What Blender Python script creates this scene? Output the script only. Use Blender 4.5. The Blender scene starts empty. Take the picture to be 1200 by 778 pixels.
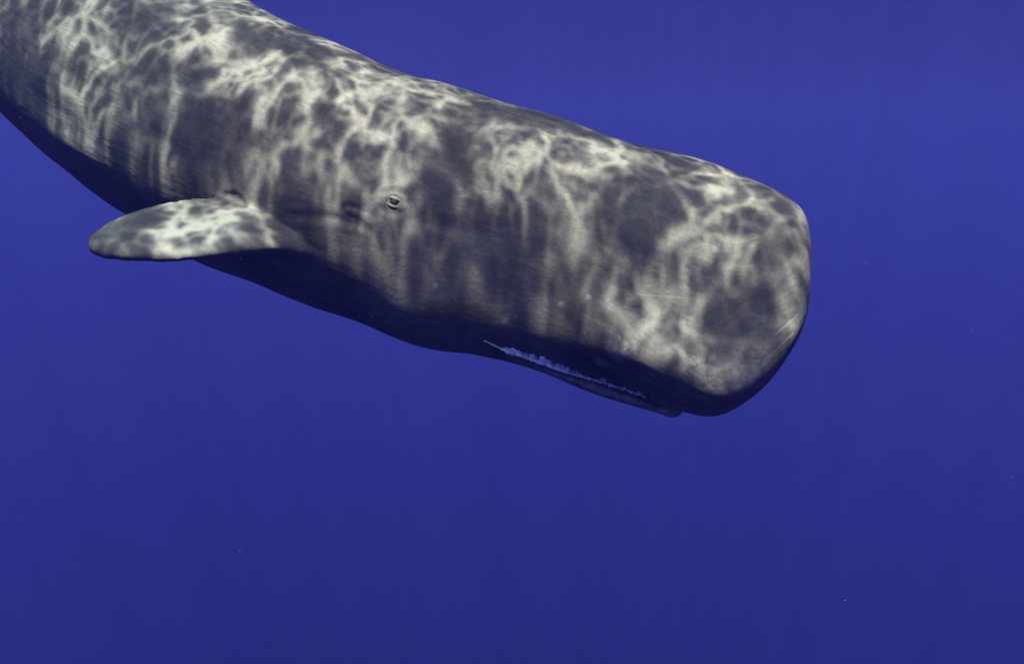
import bpy, bmesh, math, random
import numpy as np
from mathutils import Vector, Matrix, Quaternion
from mathutils.bvhtree import BVHTree

random.seed(7)
rng = np.random.default_rng(11)
scene = bpy.context.scene
col = scene.collection

# ------------------------------------------------------------------ camera
FOCAL = 35.0
cam_d = bpy.data.cameras.new('camera')
cam_d.lens = FOCAL
cam_d.sensor_width = 36.0
cam_d.clip_end = 2000
cam = bpy.data.objects.new('camera', cam_d)
cam.location = (0, 0, 0)
PITCH = math.radians(12)                   # the diver looks a little down
cam.rotation_euler = (math.radians(90) - PITCH, 0, 0)
TILT = Matrix.Rotation(-PITCH, 4, 'X')
col.objects.link(cam)
scene.camera = cam
FPX = 1200 * FOCAL / 36.0

# ------------------------------------------------------------------ sky, sun, exposure
SUN_EL = math.radians(70)
SUN_H = Vector((-0.08, -1.0)).normalized()
TO_SUN = Vector((SUN_H.x * math.cos(SUN_EL), SUN_H.y * math.cos(SUN_EL), math.sin(SUN_EL)))
world = bpy.data.worlds.new('World')
scene.world = world
world.use_nodes = True
wn = world.node_tree
sky = wn.nodes.new('ShaderNodeTexSky')
sky.sky_type = 'NISHITA'
sky.sun_disc = False
sky.sun_elevation = SUN_EL
sky.sun_rotation = math.atan2(SUN_H.x, SUN_H.y)
wn.links.new(sky.outputs[0], wn.nodes['Background'].inputs[0])
wn.nodes['Background'].inputs[1].default_value = 0.13

sun_d = bpy.data.lights.new('sun', 'SUN')
sun_d.energy = 5.0
sun_d.angle = math.radians(0.3)
sun_d.color = (1.0, 0.985, 0.80)
sun = bpy.data.objects.new('sun', sun_d)
sun.rotation_euler = TO_SUN.to_track_quat('Z', 'Y').to_euler()
sun.location = TO_SUN * 60
col.objects.link(sun)

scene.view_settings.view_transform = 'Standard'
scene.view_settings.look = 'None'
scene.view_settings.exposure = 2.35
scene.view_settings.gamma = 1.0
scene.view_settings.use_curve_mapping = False
scene.render.engine = 'CYCLES'
cy = scene.cycles
cy.use_denoising = True
cy.denoiser = 'OPENIMAGEDENOISE'
cy.max_bounces = 6
cy.volume_bounces = 1
cy.diffuse_bounces = 2
cy.glossy_bounces = 3
cy.transparent_max_bounces = 12
cy.use_adaptive_sampling = False

SURFACE_Z = 6.0
CAUSTIC_SHIFT = (-5.3, 4.2)  # slides the painted caustics to choose where light and dark fall
WATER_DENSITY = 0.009


# ------------------------------------------------------------------ helpers
def new_mat(name):
    m = bpy.data.materials.new(name)
    m.use_nodes = True
    m.node_tree.nodes.clear()
    return m, m.node_tree


class NT:
    """tiny helper for building node trees"""
    def __init__(self, tree):
        self.t = tree

    def n(self, typ, **kw):
        nd = self.t.nodes.new(typ)
        for k, v in kw.items():
            setattr(nd, k, v)
        return nd

    def put(self, sock, v):
        if isinstance(v, bpy.types.NodeSocket):
            self.t.links.new(v, sock)
        else:
            sock.default_value = v

    def math(self, op, a, b=0.0, c=0.0, clamp=False):
        nd = self.n('ShaderNodeMath', operation=op, use_clamp=clamp)
        self.put(nd.inputs[0], a)
        self.put(nd.inputs[1], b)
        self.put(nd.inputs[2], c)
        return nd.outputs[0]

    def vmath(self, op, a, b=(0, 0, 0)):
        nd = self.n('ShaderNodeVectorMath', operation=op)
        self.put(nd.inputs[0], a)
        if op == 'SCALE':
            self.put(nd.inputs['Scale'], b)
        else:
            self.put(nd.inputs[1], b)
        return nd.outputs['Value'] if op in ('DISTANCE', 'LENGTH', 'DOT_PRODUCT') else nd.outputs[0]

    def noise(self, vec, scale, detail=2.0, rough=0.5, dist=0.0, out=0):
        nd = self.n('ShaderNodeTexNoise')
        self.put(nd.inputs['Vector'], vec)
        nd.inputs['Scale'].default_value = scale
        nd.inputs['Detail'].default_value = detail
        nd.inputs['Roughness'].default_value = rough
        nd.inputs['Distortion'].default_value = dist
        return nd.outputs[out]

    def voro(self, vec, scale, feature='DISTANCE_TO_EDGE'):
        nd = self.n('ShaderNodeTexVoronoi', feature=feature)
        self.put(nd.inputs['Vector'], vec)
        nd.inputs['Scale'].default_value = scale
        return nd.outputs['Distance']

    def ramp(self, v, lo, hi, a=0.0, b=1.0, smooth=True):
        nd = self.n('ShaderNodeMapRange')
        nd.interpolation_type = 'SMOOTHSTEP' if smooth else 'LINEAR'
        self.put(nd.inputs['Value'], v)
        nd.inputs['From Min'].default_value = lo
        nd.inputs['From Max'].default_value = hi
        nd.inputs['To Min'].default_value = a
        nd.inputs['To Max'].default_value = b
        return nd.outputs['Result']

    def mix(self, f, a, b):
        nd = self.n('ShaderNodeMix', data_type='RGBA')
        self.put(nd.inputs[0], f)
        self.put(nd.inputs[6], a)
        self.put(nd.inputs[7], b)
        return nd.outputs[2]

    def attr(self, name, out='Fac'):
        nd = self.n('ShaderNodeAttribute')
        nd.attribute_name = name
        return nd.outputs[out]


def mesh_obj(name, verts, faces, mat=None, parent=None, smooth=True):
    me = bpy.data.meshes.new(name)
    me.from_pydata([tuple(v) for v in verts], [], faces)
    me.update()
    if smooth:
        me.polygons.foreach_set('use_smooth', [True] * len(me.polygons))
    o = bpy.data.objects.new(name, me)
    col.objects.link(o)
    if mat:
        me.materials.append(mat)
    if parent:
        o.parent = parent
    return o


def P(u, v, Y):
    """point at depth Y that shows at photograph pixel (u, v)"""
    return Vector(((u - 600) / FPX * Y, Y, (389 - v) / FPX * Y))


def smoothstep(a, b, x):
    t = np.clip((x - a) / (b - a), 0, 1)
    return t * t * (3 - 2 * t)


# ------------------------------------------------------------------ sea surface: rippled sheet, caustic light and shade painted into its transparency
m_sea, t = new_mat('sea_surface')
N = NT(t)
geo = N.n('ShaderNodeNewGeometry')
pos = geo.outputs['Position']
flat = N.vmath('ADD', N.vmath('MULTIPLY', pos, (1.0, 1.0, 0.0)), (CAUSTIC_SHIFT[0], CAUSTIC_SHIFT[1], 0.0))


def caustic_net(seed, scale, warp, sharp):  # bright lines drawn in the sheet's colour as focused sunlight
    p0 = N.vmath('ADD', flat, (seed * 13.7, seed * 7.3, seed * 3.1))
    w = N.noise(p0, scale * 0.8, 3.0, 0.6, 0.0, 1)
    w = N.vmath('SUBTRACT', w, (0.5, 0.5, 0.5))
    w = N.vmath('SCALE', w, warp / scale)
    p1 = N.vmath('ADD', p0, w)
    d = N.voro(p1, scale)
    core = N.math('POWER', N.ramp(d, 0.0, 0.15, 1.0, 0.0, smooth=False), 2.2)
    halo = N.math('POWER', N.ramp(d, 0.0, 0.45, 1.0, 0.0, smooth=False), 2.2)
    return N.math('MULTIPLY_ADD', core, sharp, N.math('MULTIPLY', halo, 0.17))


n1 = caustic_net(1.0, 3.4, 1.8, 1.4)
n2 = caustic_net(2.7, 7.0, 1.9, 1.3)
n3 = caustic_net(4.1, 1.5, 1.8, 0.9)
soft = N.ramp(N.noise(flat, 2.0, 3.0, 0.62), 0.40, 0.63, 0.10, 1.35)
shaft_mask = N.noise(N.vmath('ADD', flat, (31.0, 5.0, 0.0)), 0.42, 1.0, 0.5)
shaft_mask = N.ramp(shaft_mask, 0.33, 0.66, 0.6, 1.0)  # broad dimming painted into the sheet for faint light shafts
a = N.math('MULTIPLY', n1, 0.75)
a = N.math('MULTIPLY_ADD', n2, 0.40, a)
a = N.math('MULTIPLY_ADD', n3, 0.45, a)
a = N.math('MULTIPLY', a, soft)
a = N.math('MULTIPLY', a, shaft_mask)
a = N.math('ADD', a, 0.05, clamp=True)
cc = N.n('ShaderNodeCombineColor')
for i in range(3):
    t.links.new(a, cc.inputs[i])
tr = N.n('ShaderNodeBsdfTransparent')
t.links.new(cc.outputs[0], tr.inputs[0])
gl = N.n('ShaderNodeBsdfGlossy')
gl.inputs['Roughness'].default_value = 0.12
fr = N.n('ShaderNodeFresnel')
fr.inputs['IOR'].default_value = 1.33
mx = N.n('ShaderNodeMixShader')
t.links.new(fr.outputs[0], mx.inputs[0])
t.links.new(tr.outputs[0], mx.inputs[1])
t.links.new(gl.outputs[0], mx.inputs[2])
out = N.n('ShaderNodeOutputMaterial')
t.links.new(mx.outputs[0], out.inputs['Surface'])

NS, HALF = 160, 880.0
ax = np.linspace(-1, 1, NS)
ax = np.sign(ax) * np.abs(ax) ** 2.2 * HALF
gx, gy = np.meshgrid(ax, ax, indexing='ij')
gz = np.zeros_like(gx)
for k in range(14):
    th = rng.uniform(-0.9, 0.9) + 0.6
    lam = rng.uniform(3.0, 14.0)
    gz += 0.0022 * lam * np.sin((gx * math.cos(th) + gy * math.sin(th)) * 2 * math.pi / lam + rng.uniform(0, 6.28))
gz *= np.exp(-(gx ** 2 + gy ** 2) / 60.0 ** 2)
gz += SURFACE_Z
sv = np.stack([gx, gy, gz], -1).reshape(-1, 3)
sf = []
for i in range(NS - 1):
    for j in range(NS - 1):
        q = i * NS + j
        sf.append((q, q + NS, q + NS + 1, q + 1))
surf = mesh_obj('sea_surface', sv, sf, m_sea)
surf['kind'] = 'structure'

# ------------------------------------------------------------------ the water itself: one closed box of even blue murk
m_w, t = new_mat('sea_water')
N = NT(t)
pv = N.n('ShaderNodeVolumePrincipled')
pv.inputs['Color'].default_value = (0.122, 0.142, 0.76, 1)
pv.inputs['Density'].default_value = WATER_DENSITY
pv.inputs['Anisotropy'].default_value = 0.46
for nm_ in ('Density Attribute', 'Color Attribute', 'Temperature Attribute'):
    pv.inputs[nm_].default_value = ''
pv.inputs['Absorption Color'].default_value = (0, 0, 0, 1)
out = N.n('ShaderNodeOutputMaterial')
t.links.new(pv.outputs[0], out.inputs['Volume'])
m_w.cycles.homogeneous_volume = True
X, Y0, Y1, Z0, Z1 = 900, -900, 900, -500, SURFACE_Z + 0.8
bv = [(-X, Y0, Z0), (X, Y0, Z0), (X, Y1, Z0), (-X, Y1, Z0), (-X, Y0, Z1), (X, Y0, Z1), (X, Y1, Z1), (-X, Y1, Z1)]
bf = [(3, 2, 1, 0), (4, 5, 6, 7), (0, 1, 5, 4), (1, 2, 6, 5), (2, 3, 7, 6), (3, 0, 4, 7)]
haze = mesh_obj('haze', bv, bf, m_w, smooth=False)
haze['kind'] = 'stuff'
haze['label'] = 'deep blue sea water surrounding the whale'
haze['category'] = 'water'

# ------------------------------------------------------------------ the whale: closed volumes, fused into one continuous skin
# (top pixel, bottom pixel, depth of the mid-plane, half width in metres)
ST = [
    ((944, 262), (943, 340), 6.02, 0.22),
    ((934, 240), (934, 388), 6.03, 0.42),
    ((914, 221), (914, 424), 6.05, 0.53),
    ((888, 205), (884, 457), 6.07, 0.575),
    ((848, 190), (838, 481), 6.10, 0.60),
    ((800, 179), (784, 470), 6.13, 0.61),
    ((750, 170), (727, 452), 6.17, 0.635),
    ((700, 158), (668, 434), 6.21, 0.66),
    ((650, 146), (612, 417), 6.26, 0.69),
    ((600, 135), (552, 410), 6.32, 0.715),
    ((540, 115), (487, 400), 6.40, 0.735),
    ((480, 95), (415, 374), 6.52, 0.765),
    ((420, 70), (345, 345), 6.66, 0.80),
    ((360, 43), (280, 318), 6.83, 0.83),
    ((300, 8), (205, 283), 7.03, 0.85),
    ((240, -35), (135, 238), 7.27, 0.86),
    ((180, -85), (65, 188), 7.55, 0.865),
    ((110, -140), (5, 132), 7.88, 0.865),
    ((30, -190), (-60, 85), 8.25, 0.85),
]
stations = []
ROLL = math.tan(math.radians(20))       # the whale leans its back a little away from the viewer
for k_, (tp, bp, Y, w) in enumerate(ST):
    tp = (tp[0] - 3, tp[1] + (13, 11, 13, 13)[k_] if k_ < 4 else tp[1] + 10)
    bp = (bp[0] - 3, bp[1] + (0, 0, 2, 5, 6)[k_] if k_ < 5 else bp[1])
    half = (bp[1] - tp[1]) / 2 / FPX * Y
    roll = ROLL * (0.35 + 0.65 * smoothstep(4, 8.5, k_))
    a_, b_ = P(*tp, Y + roll * half), P(*bp, Y - roll * half)
    stations.append([(a_ + b_) / 2, (a_ - b_) / 2, w])
# the hind body, outside the frame, bending level and away from the viewer
c = stations[-1][0].copy()
d0 = (stations[-1][0] - stations[-3][0]).normalized()
d1 = Vector((-0.80, 0.58, 0.12)).normalized()
tail = [(0.5, 0.80, 0.82), (1.0, 0.76, 0.76), (1.6, 0.70, 0.66), (2.2, 0.62, 0.55), (2.8, 0.52, 0.44), (3.4, 0.42, 0.33), (4.0, 0.32, 0.23), (4.5, 0.24, 0.15), (4.9, 0.16, 0.11)]
prev = 0.0
for (s, hh, ww) in tail:
    k = min(1, s / 3.0)
    d = d0.lerp(d1, k).normalized()
    c = c + d * (s - prev)
    prev = s
    up = Vector((0, 0, 1)) - d * d.z
    up.normalize()
    u0 = stations[18][1].normalized()
    up = u0.lerp(up, min(1, s / 2.0)).normalized()
    stations.append([c.copy(), up * hh, ww])

tang = []
for i in range(len(stations)):
    a_ = stations[max(0, i - 1)][0]
    b_ = stations[min(len(stations) - 1, i + 1)][0]
    tang.append((a_ - b_).normalized())      # towards the snout
tang[0] = tang[1] = tang[2] = tang[3] = tang[4]


def catmull(p0, p1, p2, p3, t):
    return 0.5 * ((2 * p1) + (-p0 + p2) * t + (2 * p0 - 5 * p1 + 4 * p2 - p3) * t * t + (-p0 + 3 * p1 - 3 * p2 + p3) * t ** 3)


def dense(seq, sub):
    seq = np.array(seq, float)
    o = []
    for i in range(len(seq) - 1):
        p0, p1, p2, p3 = seq[max(0, i - 1)], seq[i], seq[i + 1], seq[min(len(seq) - 1, i + 2)]
        for k in range(sub):
            o.append(catmull(p0, p1, p2, p3, k / sub))
    o.append(seq[-1])
    return np.array(o)


SUB = 4
pack = [list(s[0]) + list(s[1]) + [s[2]] + list(tg) + [i] for i, (s, tg) in enumerate(zip(stations, tang))]
D = dense(pack, SUB)
NTH = 64


def section(c, up, w, tg, idx):
    """a whale's cross-section: rounded box on top, narrower below"""
    c, up, tg = np.array(c), np.array(up), np.array(tg)
    lat = np.cross(tg, up)
    lat /= np.linalg.norm(lat)            # towards the whale's right flank (the viewer)
    if lat[1] > 0:
        lat = -lat
    pts = []
    head = 1 - smoothstep(8, 12, idx)
    snout = 1 - smoothstep(4.0, 7.5, idx)
    front = smoothstep(1.0, 3.5, idx) * (1 - smoothstep(5.0, 8.5, idx))
    for k in range(NTH):
        th = 2 * math.pi * k / NTH
        co, si = math.cos(th), math.sin(th)
        n = 2.35 if si > 0 else 2.0 + 4.5 * snout + 0.85 * smoothstep(11, 15, idx) * (1 - smoothstep(19, 23, idx))
        a_ = math.copysign(abs(co) ** (2 / n), co)
        b_ = math.copysign(abs(si) ** (2 / n), si)
        if head > 0:
            low = smoothstep(0.55, -1.1, b_)
            a_ *= 1 - 0.36 * head * low * (1 - 0.85 * snout)
            # the junk of the snout flares out a little above the lip
            a_ *= 1 - 0.12 * front * math.exp(-((b_ + 0.36) / 0.26) ** 2) + 0.10 * front * math.exp(-((b_ + 0.90) / 0.20) ** 2)
        else:
            low = smoothstep(0.1, -1, b_)
            a_ *= 1 - 0.06 * low
        pts.append(c + up * b_ + lat * w * a_)
    return pts


verts, faces = [], []


def loft(rings, cap0=None, cap1=None):
    base = len(verts)
    n = len(rings[0])
    for r in rings:
        verts.extend([tuple(p) for p in r])
    for i in range(len(rings) - 1):
        for k in range(n):
            q = base + i * n + k
            q2 = base + i * n + (k + 1) % n
            faces.append((q, q + n, q2 + n, q2))
    for ring_i, cap in ((0, cap0), (len(rings) - 1, cap1)):
        cpt = np.mean(np.array(rings[ring_i]), 0) if cap is None else np.array(cap)
        verts.append(tuple(cpt))
        ci = len(verts) - 1
        for k in range(n):
            q = base + ring_i * n + k
            q2 = base + ring_i * n + (k + 1) % n
            faces.append((ci, q, q2) if ring_i == 0 else (ci, q2, q))


rings = [section(r[0:3], r[3:6], r[6], r[7:10], r[10]) for r in D]
loft(rings, cap0=P(945, 302, 6.0))

# lower jaw, a narrow rod seated under the head
J = [((812, 468), (806, 469), 0.02), ((797, 477), (788, 490), 0.06), ((780, 474), (770, 483.5), 0.075), ((750, 463), (741, 475), 0.095), ((700, 446), (690, 460), 0.115),
     ((650, 430), (640, 441), 0.14), ((610, 414), (598, 426), 0.18), ((570, 394), (562, 416), 0.20), ((530, 370), (520, 404), 0.20), ((480, 345), (468, 380), 0.16)]
J[0] = ((801, 480), (797, 486), 0.028)
jr = []
jd = dense([[*a_, *b_, w] for a_, b_, w in J], 4)
for r in jd:
    Yc = np.interp(r[0], [480, 600, 800], [6.34, 6.17, 5.98])
    A, B = np.array(P(r[0], r[1], Yc)), np.array(P(r[2], r[3], Yc))
    c_, h_ = (A + B) / 2, (A - B) / 2
    lat = np.array((0.0, -1.0, 0.0))
    jr.append([c_ + h_ * math.sin(2 * math.pi * k / 24) + lat * r[4] * math.cos(2 * math.pi * k / 24) for k in range(24)])
loft(jr)

# flippers: (trailing edge pixel, depth), (leading edge pixel, depth), thickness
FL = [((395, 238), 6.55, (440, 305), 6.30, 0.13), ((330, 234), 6.28, (385, 303), 5.98, 0.12), ((280, 231), 6.10, (328, 293), 5.80, 0.095), ((235, 230), 5.98, (272, 297), 5.66, 0.075),
      ((195, 235), 5.90, (220, 304), 5.58, 0.058), ((160, 248), 5.84, (170, 304), 5.56, 0.046), ((134, 261), 5.78, (138, 301), 5.58, 0.036), ((117, 272), 5.73, (119, 298), 5.60, 0.030), ((107, 281), 5.69, (108, 292), 5.63, 0.022)]
i0 = 13
Cb, Ub = stations[i0][0], stations[i0][1].normalized()
Lb = tang[i0].cross(Ub).normalized()


def mirror(p):
    p = Vector(p)
    return p - 2 * (p - Cb).dot(Lb) * Lb


def fold(p):
    # the far flipper is swept up along the flank
    pv_ = mirror(P(385, 268, 6.25))
    return Quaternion(tang[i0], math.radians(FOLD)) @ (Vector(p) - pv_) + pv_


FOLD = 40
fd = dense([[*P(*a_, ya), *P(*b_, yb), th] for a_, ya, b_, yb, th in FL], 5)
fr_, fl_ = [], []
for i, r in enumerate(fd):
    A, B = r[0:3], r[3:6]
    span = (fd[min(i + 1, len(fd) - 1)][0:3] + fd[min(i + 1, len(fd) - 1)][3:6]) - (fd[max(i - 1, 0)][0:3] + fd[max(i - 1, 0)][3:6])
    ch = (B - A) / 2
    nrm = np.cross(span, ch)
    nrm /= np.linalg.norm(nrm)
    ring = []
    for k in range(28):
        th = 2 * math.pi * k / 28
        x = math.cos(th)
        ring.append((A + B) / 2 + ch * x + nrm * 0.82 * r[6] * math.sin(th) * (0.80 + 0.20 * x))
    fr_.append(ring)
    fl_.append([tuple(fold(mirror(p))) for p in ring])
loft(fr_)
loft([list(reversed(x)) for x in fl_])

# dorsal hump and flukes (outside the frame)
hc = stations[22]
ht = tang[22]
hl = ht.cross(hc[1]).normalized()
hr = []
for k in range(12):
    f = k / 11
    s = (f - 0.5) * 1.5
    hgt = 0.30 * math.sin(math.pi * f) ** 0.8 * (0.6 + 0.4 * f) + 0.01
    basep = hc[0] - ht * s + hc[1] * 0.88
    hr.append([basep + hl * 0.16 * math.sin(math.pi * f) * math.cos(2 * math.pi * q / 16) + hc[1].normalized() * (hgt * math.sin(2 * math.pi * q / 16)) + hl * 0.002 for q in range(16)])
loft(hr)
ec, eu, et = stations[-1][0], stations[-1][1].normalized(), tang[-1]
el = et.cross(eu).normalized()
for sgn in (1, -1):
    fl = []
    for (s, lead, trail, th) in [(-0.05, 0.42, -0.35, 0.11), (0.25, 0.32, -0.62, 0.10), (0.6, 0.08, -0.68, 0.075), (0.95, -0.20, -0.72, 0.055), (1.2, -0.42, -0.74, 0.035), (1.36, -0.60, -0.76, 0.018)]:
        A = ec + el * sgn * s + et * lead
        B = ec + el * sgn * s + et * trail
        fl.append([(A + B) / 2 + (A - B) / 2 * math.cos(2 * math.pi * q / 20) + eu * th * math.sin(2 * math.pi * q / 20) for q in range(20)])
    fl = [list(map(tuple, x)) for x in dense(np.array(fl).reshape(len(fl), -1), 4).reshape(-1, 20, 3)]
    loft(fl if sgn > 0 else [list(reversed(x)) for x in fl])

raw = mesh_obj('raw', verts, faces)
bmx = bmesh.new()
bmx.from_mesh(raw.data)
bmesh.ops.recalc_face_normals(bmx, faces=bmx.faces)
bmx.to_mesh(raw.data)
bmx.free()
md = raw.modifiers.new('remesh', 'REMESH')
md.mode = 'VOXEL'
md.voxel_size = 0.0155
dg = bpy.context.evaluated_depsgraph_get()
skin_me = bpy.data.meshes.new_from_object(raw.evaluated_get(dg))
bpy.data.objects.remove(raw)
skin_me.name = 'body'
nv = len(skin_me.vertices)
co = np.empty(nv * 3)
skin_me.vertices.foreach_get('co', co)
co = co.reshape(-1, 3)
ed = np.empty(len(skin_me.edges) * 2, int)
skin_me.edges.foreach_get('vertices', ed)
ed = ed.reshape(-1, 2)
deg = np.bincount(ed.ravel(), minlength=nv)[:, None]


def lap(vals):
    s = np.zeros_like(vals)
    for k in range(vals.shape[1]):
        s[:, k] = np.bincount(ed[:, 0], vals[ed[:, 1], k], nv) + np.bincount(ed[:, 1], vals[ed[:, 0], k], nv)
    return s / deg


flip_x = smoothstep(6.06, 5.9, co[:, 1]) * smoothstep(-1.28, -1.5, co[:, 0])
for it in range(16):
    lam_ = 0.6 if it % 2 == 0 else -0.6 * 0.93
    co += lam_ * (lap(co) - co)
for it in range(3):
    co += 0.5 * (lap(co) - co)
for it in range(6):
    co += (0.5 * flip_x)[:, None] * (lap(co) - co)


def set_co():
    skin_me.vertices.foreach_set('co', co.ravel())
    skin_me.update()


set_co()


def normals():
    a_ = np.empty(nv * 3)
    skin_me.vertices.foreach_get('normal', a_)
    return a_.reshape(-1, 3)


def bvh():
    me = skin_me
    me.calc_loop_triangles()
    tri = np.empty(len(me.loop_triangles) * 3, int)
    me.loop_triangles.foreach_get('vertices', tri)
    return BVHTree.FromPolygons([tuple(v) for v in co], [tuple(x) for x in tri.reshape(-1, 3).tolist()])


tree = bvh()


def hit(u, v):
    """the point and normal of the whale's skin behind a photograph pixel"""
    d = P(u, v, 1.0).normalized()
    loc, nrm, _, _ = tree.ray_cast(Vector((0, 0, 0)), d)
    return (loc, nrm) if loc is not None else (P(u, v, 6.0), Vector((0, -1, 0)))


# body coordinates (distance along the spine, height, side) for grain that follows the body
D = np.array([np.interp(np.linspace(0, len(D) - 1, len(D) * 12), np.arange(len(D)), D[:, k]) for k in range(D.shape[1])]).T
for k in range(3):
    kern = np.ones(61) / 61
    for c0 in range(D.shape[1]):
        D[:, c0] = np.convolve(np.pad(D[:, c0], 30, mode='reflect', reflect_type='odd'), kern, 'valid')
spine = D[:, 0:3]
arc = np.concatenate([[0], np.cumsum(np.linalg.norm(np.diff(spine, axis=0), axis=1))])
near = np.empty(nv, int)
for i in range(0, nv, 4000):
    q = co[i:i + 4000]
    near[i:i + 4000] = ((spine ** 2).sum(1)[None] - 2 * q @ spine.T).argmin(1)
tg_ = D[:, 7:10] / np.linalg.norm(D[:, 7:10], axis=1)[:, None]
rel = co - spine[near]
s_along = arc[near] - (rel * tg_[near]).sum(1)
upn = D[:, 3:6] / np.linalg.norm(D[:, 3:6], axis=1)[:, None]
latn = np.cross(tg_, upn)
hgt = (rel * upn[near]).sum(1)
sid = (rel * latn[near]).sum(1)

# ---- modelled skin detail: eye socket, ear pit, folds by the flipper, uneven skin
nrm = normals()


def bump_at(u, v, r, depth, shape='pit'):
    p, _ = hit(u, v)
    dd = np.linalg.norm(co - np.array(p), axis=1) / r
    return depth * np.exp(-dd ** 2)


def seg_dist(pts_px):
    pts = [np.array(hit(*q)[0]) for q in pts_px]
    best = np.full(nv, 9.0)
    for a_, b_ in zip(pts[:-1], pts[1:]):
        ab = b_ - a_
        tt = np.clip(((co - a_) @ ab) / (ab @ ab), 0, 1)
        best = np.minimum(best, np.linalg.norm(co - (a_ + tt[:, None] * ab), axis=1))
    return best


def crease(pts_px, r, depth, lip=0.0):
    dd = seg_dist(pts_px) / r
    return -depth * np.exp(-dd ** 2) + lip * np.exp(-((dd - 2.2) / 0.9) ** 2)


disp = np.zeros(nv)
eye_px = (462, 237)
eye_p, eye_n = hit(*eye_px)
dE = np.linalg.norm(co - np.array(eye_p), axis=1)
disp += 0.012 * np.exp(-(dE / 0.13) ** 2)                       # the low mound the eye sits in
disp += -0.026 * np.exp(-(dE / 0.037) ** 2)                     # socket
disp += crease([(450, 227), (462, 223), (475, 228)], 0.013, 0.007, 0.002)
disp += crease([(447, 244), (457, 250), (471, 249)], 0.013, 0.007, 0.002)
disp += crease([(402, 245), (409, 241), (418, 244)], 0.014, 0.010, 0.003)       # ear pit
disp += crease([(404, 250), (418, 258), (432, 268)], 0.018, 0.005, 0.002)
disp += crease([(340, 253), (375, 254), (400, 256), (420, 262)], 0.024, 0.005, 0.002)
disp += crease([(262, 229), (275, 228), (283, 236), (287, 243)], 0.016, 0.010, 0.003)   # fold behind the flipper
disp += crease([(555, 388), (600, 412), (650, 428), (700, 445), (757, 466), (790, 487)], 0.018, 0.012)   # gape
disp += crease([(440, 245), (500, 262), (580, 275)], 0.05, 0.008)
disp += -0.020 * np.exp(-(seg_dist([(545, 124), (540, 150), (530, 180)]) / 0.16) ** 2)   # dip at the nape
# slow unevenness of the blubber
for k in range(26):
    kv = rng.normal(0, 1, 3) * rng.uniform(2.0, 5.5)
    disp += 0.0032 * np.sin(co @ kv + rng.uniform(0, 6.28))
# wrinkles of the trunk, running along the body
wr = smoothstep(3.0, 4.6, s_along) * (1 - flip_x)
ang = np.arctan2(hgt, sid)
for k in range(16):
    f1 = rng.uniform(8, 22)
    f2 = rng.uniform(-2.2, 2.2)
    ph = rng.uniform(0, 6.28)
    disp += wr * 0.0016 * np.sin(ang * f1 * 1.2 + s_along * f2 * 2.0 + 1.5 * np.sin(s_along * rng.uniform(1.0, 3.0) + ph) + ph)
co += nrm * disp[:, None]
set_co()
tree = bvh()


def add_attr(name, vals):
    at = skin_me.attributes.new(name, 'FLOAT', 'POINT')
    at.data.foreach_set('value', np.asarray(vals, np.float32))


def add_vattr(name, vals):
    at = skin_me.attributes.new(name, 'FLOAT_VECTOR', 'POINT')
    at.data.foreach_set('vector', np.asarray(vals, np.float32).ravel())


add_vattr('body_position', np.stack([s_along, ang * 0.8, sid * 0.3], 1))
add_attr('wrinkle', np.clip(wr, 0, 1))
# pigment: pale skin round the mouth and on the flipper, each with its own outline
pale = np.zeros(nv)
for (u, v, r, k_) in [(828, 442, 0.24, 0.55), (868, 436, 0.20, 0.55), (892, 420, 0.12, 0.5), (838, 420, 0.11, 0.5), (800, 462, 0.16, 0.45), (760, 440, 0.15, 0.45),
                      (725, 412, 0.10, 0.75), (705, 425, 0.07, 0.75), (745, 405, 0.07, 0.6), (690, 348, 0.028, 0.75), (592, 376, 0.035, 0.8), (604, 372, 0.02, 0.7), (657, 356, 0.025, 0.8), (510, 334, 0.025, 0.8), (435, 370, 0.025, 0.8),
                      (598, 360, 0.03, 0.4), (745, 450, 0.05, 0.5), (640, 420, 0.03, 0.5), (600, 404, 0.04, 0.5), (535, 396, 0.025, 0.5), (808, 372, 0.05, 0.35)]:
    p = np.array(hit(u, v)[0])
    dd = np.linalg.norm(co - p, axis=1)
    pale = np.maximum(pale, k_ * np.exp(-(dd / r) ** 2))
add_attr('pale', pale)
flm = np.zeros(nv)
for u, v, r in [(150, 275, 0.25), (200, 268, 0.25), (250, 265, 0.25)]:
    dd = np.linalg.norm(co - np.array(hit(u, v)[0]), axis=1)
    flm = np.maximum(flm, np.exp(-(dd / r) ** 4))
add_attr('flipper_pale', flm * (co[:, 1] < 6.12))
jaw = np.exp(-(seg_dist([(640, 436), (700, 455), (760, 473), (786, 484)]) / 0.06) ** 2)
add_attr('jaw_pale', jaw)

# ---- whale skin material
m_skin, t = new_mat('whale_skin')
N = NT(t)
geo = N.n('ShaderNodeTexCoord')
pos = geo.outputs['Object']
bp_ = N.attr('body_position', 'Vector')
grain = N.noise(N.vmath('MULTIPLY', bp_, (1.0, 3.0, 1.0)), 5.0, 6.0, 0.62)
cloud = N.noise(pos, 2.2, 4.0, 0.6, 0.4)
fine = N.noise(pos, 38.0, 4.0, 0.6)
base = N.mix(N.ramp(cloud, 0.32, 0.70), (0.058, 0.057, 0.058, 1), (0.115, 0.113, 0.106, 1))
base = N.mix(N.math('MULTIPLY', N.ramp(grain, 0.45, 0.75), 0.45), base, (0.18, 0.178, 0.165, 1))
base = N.mix(N.math('MULTIPLY', N.ramp(fine, 0.40, 0.75), 0.5), base, (0.05, 0.05, 0.053, 1))
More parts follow.
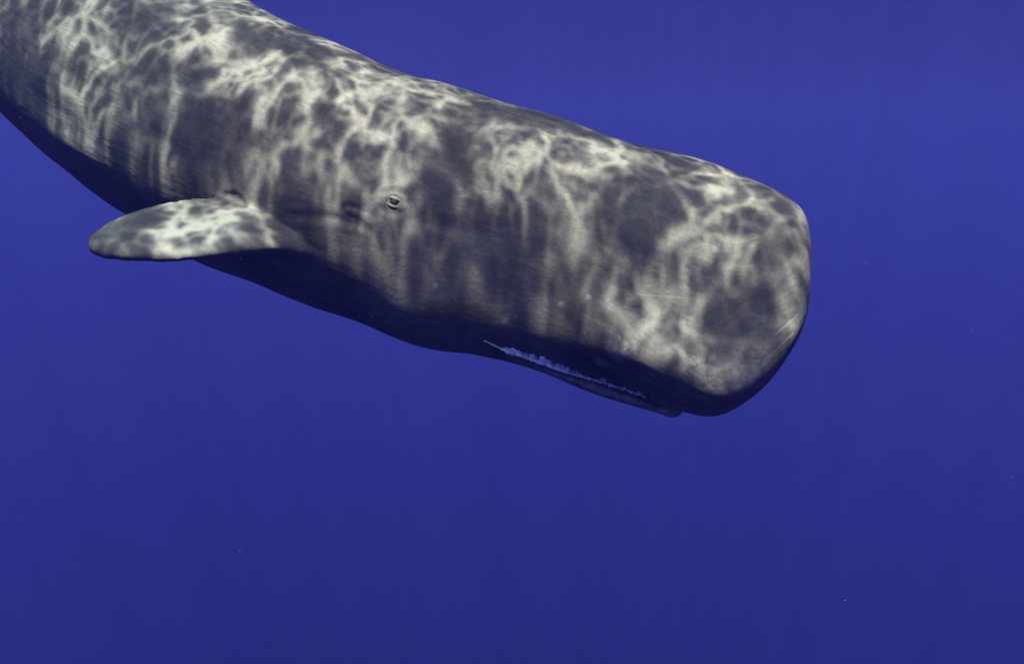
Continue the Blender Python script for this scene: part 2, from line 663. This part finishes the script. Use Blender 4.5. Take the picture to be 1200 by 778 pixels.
# fine pale flecks of sloughing skin
flk = N.noise(N.vmath('MULTIPLY', bp_, (1.0, 2.0, 1.0)), 60.0, 3.0, 0.7)
base = N.mix(N.math('MULTIPLY', N.ramp(flk, 0.62, 0.74), 0.45), base, (0.30, 0.30, 0.28, 1))
# pigment patches with ragged rims
strk = N.noise(N.vmath('MULTIPLY', bp_, (1.0, 7.0, 1.0)), 9.0, 5.0, 0.7, 0.5)
base = N.mix(N.math('MULTIPLY', N.ramp(strk, 0.55, 0.72), 0.22), base, (0.21, 0.21, 0.195, 1))
base = N.mix(N.math('MULTIPLY', N.ramp(strk, 0.46, 0.32), 0.3), base, (0.04, 0.04, 0.043, 1))
base = N.mix(N.math('MULTIPLY', N.attr('wrinkle'), 0.45), base, (0.092, 0.112, 0.106, 1))  # rear trunk tinted cooler: teal haze of the water put into the colour
rag = N.noise(N.vmath('MULTIPLY', bp_, (1.0, 1.6, 1.0)), 14.0, 5.0, 0.65)
rag2 = N.noise(N.vmath('MULTIPLY', bp_, (1.0, 1.6, 1.0)), 45.0, 4.0, 0.65)
pf = N.math('ADD', N.attr('pale'), N.math('MULTIPLY_ADD', rag, 0.9, -0.55))
pf = N.math('ADD', pf, N.math('MULTIPLY_ADD', rag2, 0.45, -0.24))
pf = N.ramp(pf, 0.22, 0.62)
base = N.mix(N.math('MULTIPLY', pf, 0.38), base, (0.33, 0.33, 0.32, 1))
ff = N.math('MULTIPLY', N.attr('flipper_pale'), N.ramp(rag, 0.3, 0.62, 0.6, 0.95))
base = N.mix(ff, base, (0.098, 0.111, 0.106, 1))
jf = N.math('MULTIPLY', N.attr('jaw_pale'), N.ramp(rag, 0.35, 0.65, 0.1, 0.7))
base = N.mix(jf, base, (0.36, 0.37, 0.36, 1))


def scratch(col_in, u0, v0, u1, v1, width, k_):
    a_, b_ = hit(u0, v0)[0], hit(u1, v1)[0]
    ab = b_ - a_
    pa = N.vmath('SUBTRACT', pos, tuple(a_))
    tt = N.math('DIVIDE', N.vmath('DOT_PRODUCT', pa, tuple(ab)), ab.dot(ab), clamp=True)
    nd = N.n('ShaderNodeVectorMath', operation='SCALE')
    nd.inputs[0].default_value = tuple(ab)
    t.links.new(tt, nd.inputs['Scale'])
    # a chord through the bulging flank: keep to the plane of the sightline-free cut (ab, normal)
    nm = (hit((u0 + u1) / 2, (v0 + v1) / 2)[1])
    side = ab.cross(nm).normalized()
    off = N.math('ABSOLUTE', N.vmath('DOT_PRODUCT', pa, tuple(side)))
    along = N.math('DIVIDE', N.vmath('DOT_PRODUCT', pa, tuple(ab)), ab.dot(ab))
    dep = N.math('ABSOLUTE', N.vmath('DOT_PRODUCT', pa, tuple(nm)))
    f = N.ramp(off, width * 0.4, width, 1.0, 0.0)
    f = N.math('MULTIPLY', f, N.ramp(along, 0.0, 0.12))
    f = N.math('MULTIPLY', f, N.ramp(along, 0.88, 1.0, 1.0, 0.0))
    f = N.math('MULTIPLY', f, N.ramp(dep, 0.25, 0.3, 1.0, 0.0))
    f = N.math('MULTIPLY', f, N.ramp(fine, 0.3, 0.6, 0.4, 1.0))
    f = N.math('MULTIPLY', f, k_)
    return N.mix(N.math('MULTIPLY', f, 0.28), col_in, (0.45, 0.45, 0.43, 1))


for sc in [(786, 408, 874, 361, 0.005, 0.3), (905, 395, 938, 366, 0.006, 0.7), (890, 428, 932, 388, 0.006, 0.7), (880, 440, 925, 400, 0.005, 0.5), (745, 345, 815, 350, 0.004, 0.4),
           (745, 460, 840, 458, 0.007, 0.5), (748, 443, 772, 452, 0.008, 0.6), (560, 263, 590, 272, 0.009, 0.5), (655, 405, 720, 400, 0.005, 0.35)]:
    base = scratch(base, *sc)

wv = N.vmath('MULTIPLY', bp_, (1.0, 4.0, 1.0))
wrk = N.noise(wv, 3.0, 4.0, 0.55, 0.6)
wrk2 = N.noise(N.vmath('MULTIPLY', bp_, (1.0, 1.2, 1.0)), 9.0, 4.0, 0.6, 0.5)
hb = N.math('MULTIPLY', wrk, N.math('MULTIPLY', N.attr('wrinkle'), 0.9))
hb = N.math('MULTIPLY_ADD', wrk2, N.math('MULTIPLY_ADD', N.attr('wrinkle'), 0.25, 0.22), hb)
pits = N.noise(pos, 95.0, 3.0, 0.7)
hb = N.math('MULTIPLY_ADD', fine, 0.11, hb)
hb = N.math('MULTIPLY_ADD', pits, 0.06, hb)
bp = N.n('ShaderNodeBump')
bp.inputs['Strength'].default_value = 0.75
bp.inputs['Distance'].default_value = 0.018
t.links.new(hb, bp.inputs['Height'])
bs = N.n('ShaderNodeBsdfPrincipled')
t.links.new(base, bs.inputs['Base Color'])
t.links.new(bp.outputs[0], bs.inputs['Normal'])
bs.inputs['Roughness'].default_value = 0.62
bs.inputs['Specular IOR Level'].default_value = 0.12
out = N.n('ShaderNodeOutputMaterial')
t.links.new(bs.outputs[0], out.inputs['Surface'])

skin_me.materials.clear()
skin_me.materials.append(m_skin)
skin_me.polygons.foreach_set('use_smooth', [True] * len(skin_me.polygons))
skin_me.update()

root_loc = stations[10][0].copy()
whale = bpy.data.objects.new('sperm_whale', None)
whale.location = TILT @ root_loc
whale.rotation_euler = TILT.to_euler()
col.objects.link(whale)
whale['label'] = 'grey sperm whale gliding head down through blue water, dappled with sunlight'
whale['category'] = 'whale'
bpy.context.view_layer.update()


def child(o, parent=whale):
    o.parent = parent
    o.matrix_parent_inverse = Matrix.Translation(-root_loc)


body = bpy.data.objects.new('body', skin_me)
col.objects.link(body)
child(body)

# ---- eye: dark ball with a pupil and two lids, one on each side of the head
m_eye, t = new_mat('whale_eye')
N = NT(t)
bs = N.n('ShaderNodeBsdfPrincipled')
g = N.n('ShaderNodeTexCoord')
nz = N.noise(g.outputs['Object'], 60.0, 3.0, 0.6)
t.links.new(N.mix(nz, (0.006, 0.006, 0.007, 1), (0.022, 0.020, 0.019, 1)), bs.inputs['Base Color'])
bs.inputs['Roughness'].default_value = 0.5
bs.inputs['Specular IOR Level'].default_value = 0.08
out = N.n('ShaderNodeOutputMaterial')
t.links.new(bs.outputs[0], out.inputs['Surface'])


def make_eye(p, n):
    bm = bmesh.new()
    bmesh.ops.create_uvsphere(bm, u_segments=24, v_segments=16, radius=0.034)
    me = bpy.data.meshes.new('eye')
    bm.to_mesh(me)
    bm.free()
    me.polygons.foreach_set('use_smooth', [True] * len(me.polygons))
    me.materials.append(m_eye)
    e = bpy.data.objects.new('eye', me)
    col.objects.link(e)
    e.location = p - n * 0.027
    child(e)
    # lids: two crescents of skin folding over the ball
    f = tang[11] - n * tang[11].dot(n)
    f.normalize()
    upv = n.cross(f)
    if upv.z < 0:
        upv = -upv
    for sgn in (1, -1):
        vs, fs = [], []
        NA, NB = 16, 8
        for i in range(NA):
            a_ = math.pi * i / (NA - 1)
            ctr = p + f * 0.056 * math.cos(a_) + upv * sgn * ((0.023 if sgn > 0 else 0.029) * math.sin(a_) - 0.002) - n * (0.016 - 0.012 * math.sin(a_))
            rad = 0.004 + 0.008 * math.sin(a_)
            out_d = (f * math.cos(a_) * 0.6 + upv * sgn * math.sin(a_)).normalized()
            for k in range(NB):
                b_ = 2 * math.pi * k / NB
                vs.append(ctr + out_d * rad * math.cos(b_) + n * rad * math.sin(b_))
        for i in range(NA - 1):
            for k in range(NB):
                fs.append((i * NB + k, i * NB + (k + 1) % NB, (i + 1) * NB + (k + 1) % NB, (i + 1) * NB + k))
        lid = mesh_obj('eyelid', vs, fs, m_skin)
        child(lid)


make_eye(*[tree.ray_cast(Vector((0, 0, 0)), P(*eye_px, 1.0).normalized())[0] + Vector(eye_n) * 0.012, Vector(eye_n)])

# ---- white upper lip: ragged pale strip along the gape
m_lip, t = new_mat('white_lip')
N = NT(t)
bs = N.n('ShaderNodeBsdfPrincipled')
geo = N.n('ShaderNodeNewGeometry')
nz = N.noise(geo.outputs['Position'], 30.0, 4.0, 0.6)
t.links.new(N.mix(N.ramp(nz, 0.35, 0.7), (0.84, 0.86, 0.88, 1), (0.93, 0.94, 0.95, 1)), bs.inputs['Base Color'])
bs.inputs['Roughness'].default_value = 0.6
out = N.n('ShaderNodeOutputMaterial')
t.links.new(bs.outputs[0], out.inputs['Surface'])
LIP_LOW = [(568, 398), (585, 406), (602, 412), (640, 426), (680, 441), (715, 453), (745, 462), (758, 464.5)]
LIP_W = [0.8, 1.5, 6.0, 9, 8.5, 7.5, 6.0, 1.0]
us = np.linspace(568, 758, 150)
vl = np.interp(us, [q[0] for q in LIP_LOW], [q[1] for q in LIP_LOW])
wl = np.interp(us, [q[0] for q in LIP_LOW], LIP_W)
jag = np.interp(np.arange(150), np.arange(0, 150, 2), rng.uniform(0.45, 1.15, 75))
lv, lf = [], []
for u, v, w, j in zip(us, vl, wl, jag):
    for k in range(4):
        q = hit(u - k * 1.0 * (j - 0.5), v - w * j * (k / 3) + 1.0)
        lift = (0.034 * min(1, w / 4), 0.030 * min(1, w / 4), 0.016, -0.004)[k]
        lv.append(q[0] + q[1] * lift)
n4 = len(us)
for i in range(n4 - 1):
    for k in range(3):
        q = i * 4 + k
        lf.append((q, q + 4, q + 5, q + 1))
lip = mesh_obj('white_lip', lv, lf, m_lip)
sol = lip.modifiers.new('thickness', 'SOLIDIFY')
sol.thickness = 0.006
sol.offset = -1
lip['label'] = 'ragged bluish white lip along the closed mouth'
child(lip)

# ------------------------------------------------------------------ marine snow drifting in the water
m_snow, t = new_mat('marine_snow')
N = NT(t)
bs = N.n('ShaderNodeBsdfPrincipled')
bs.inputs['Base Color'].default_value = (0.3, 0.3, 0.3, 1)
bs.inputs['Roughness'].default_value = 0.8
out = N.n('ShaderNodeOutputMaterial')
t.links.new(bs.outputs[0], out.inputs['Surface'])
sv, sf = [], []
for k in range(300):
    Y = rng.uniform(1.6, 11.0)
    c = np.array([rng.uniform(-0.75, 0.75) * Y, Y, rng.uniform(-0.5, 0.5) * Y])
    r = rng.uniform(0.0006, 0.0018) * (0.5 + 0.14 * Y)
    b0 = len(sv)
    for dx in [(1, 0, 0), (-1, 0, 0), (0, 1, 0), (0, -1, 0), (0, 0, 1), (0, 0, -1)]:
        sv.append(c + np.array(dx) * r * rng.uniform(0.5, 1.5))
    for f in [(0, 2, 4), (2, 1, 4), (1, 3, 4), (3, 0, 4), (2, 0, 5), (1, 2, 5), (3, 1, 5), (0, 3, 5)]:
        sf.append(tuple(b0 + q for q in f))
sv = [TILT @ Vector(q) for q in sv]
snow = mesh_obj('marine_snow', sv, sf, m_snow, smooth=False)
snow['kind'] = 'stuff'
snow['label'] = 'tiny pale specks of marine snow drifting in the water'
snow['category'] = 'marine snow'
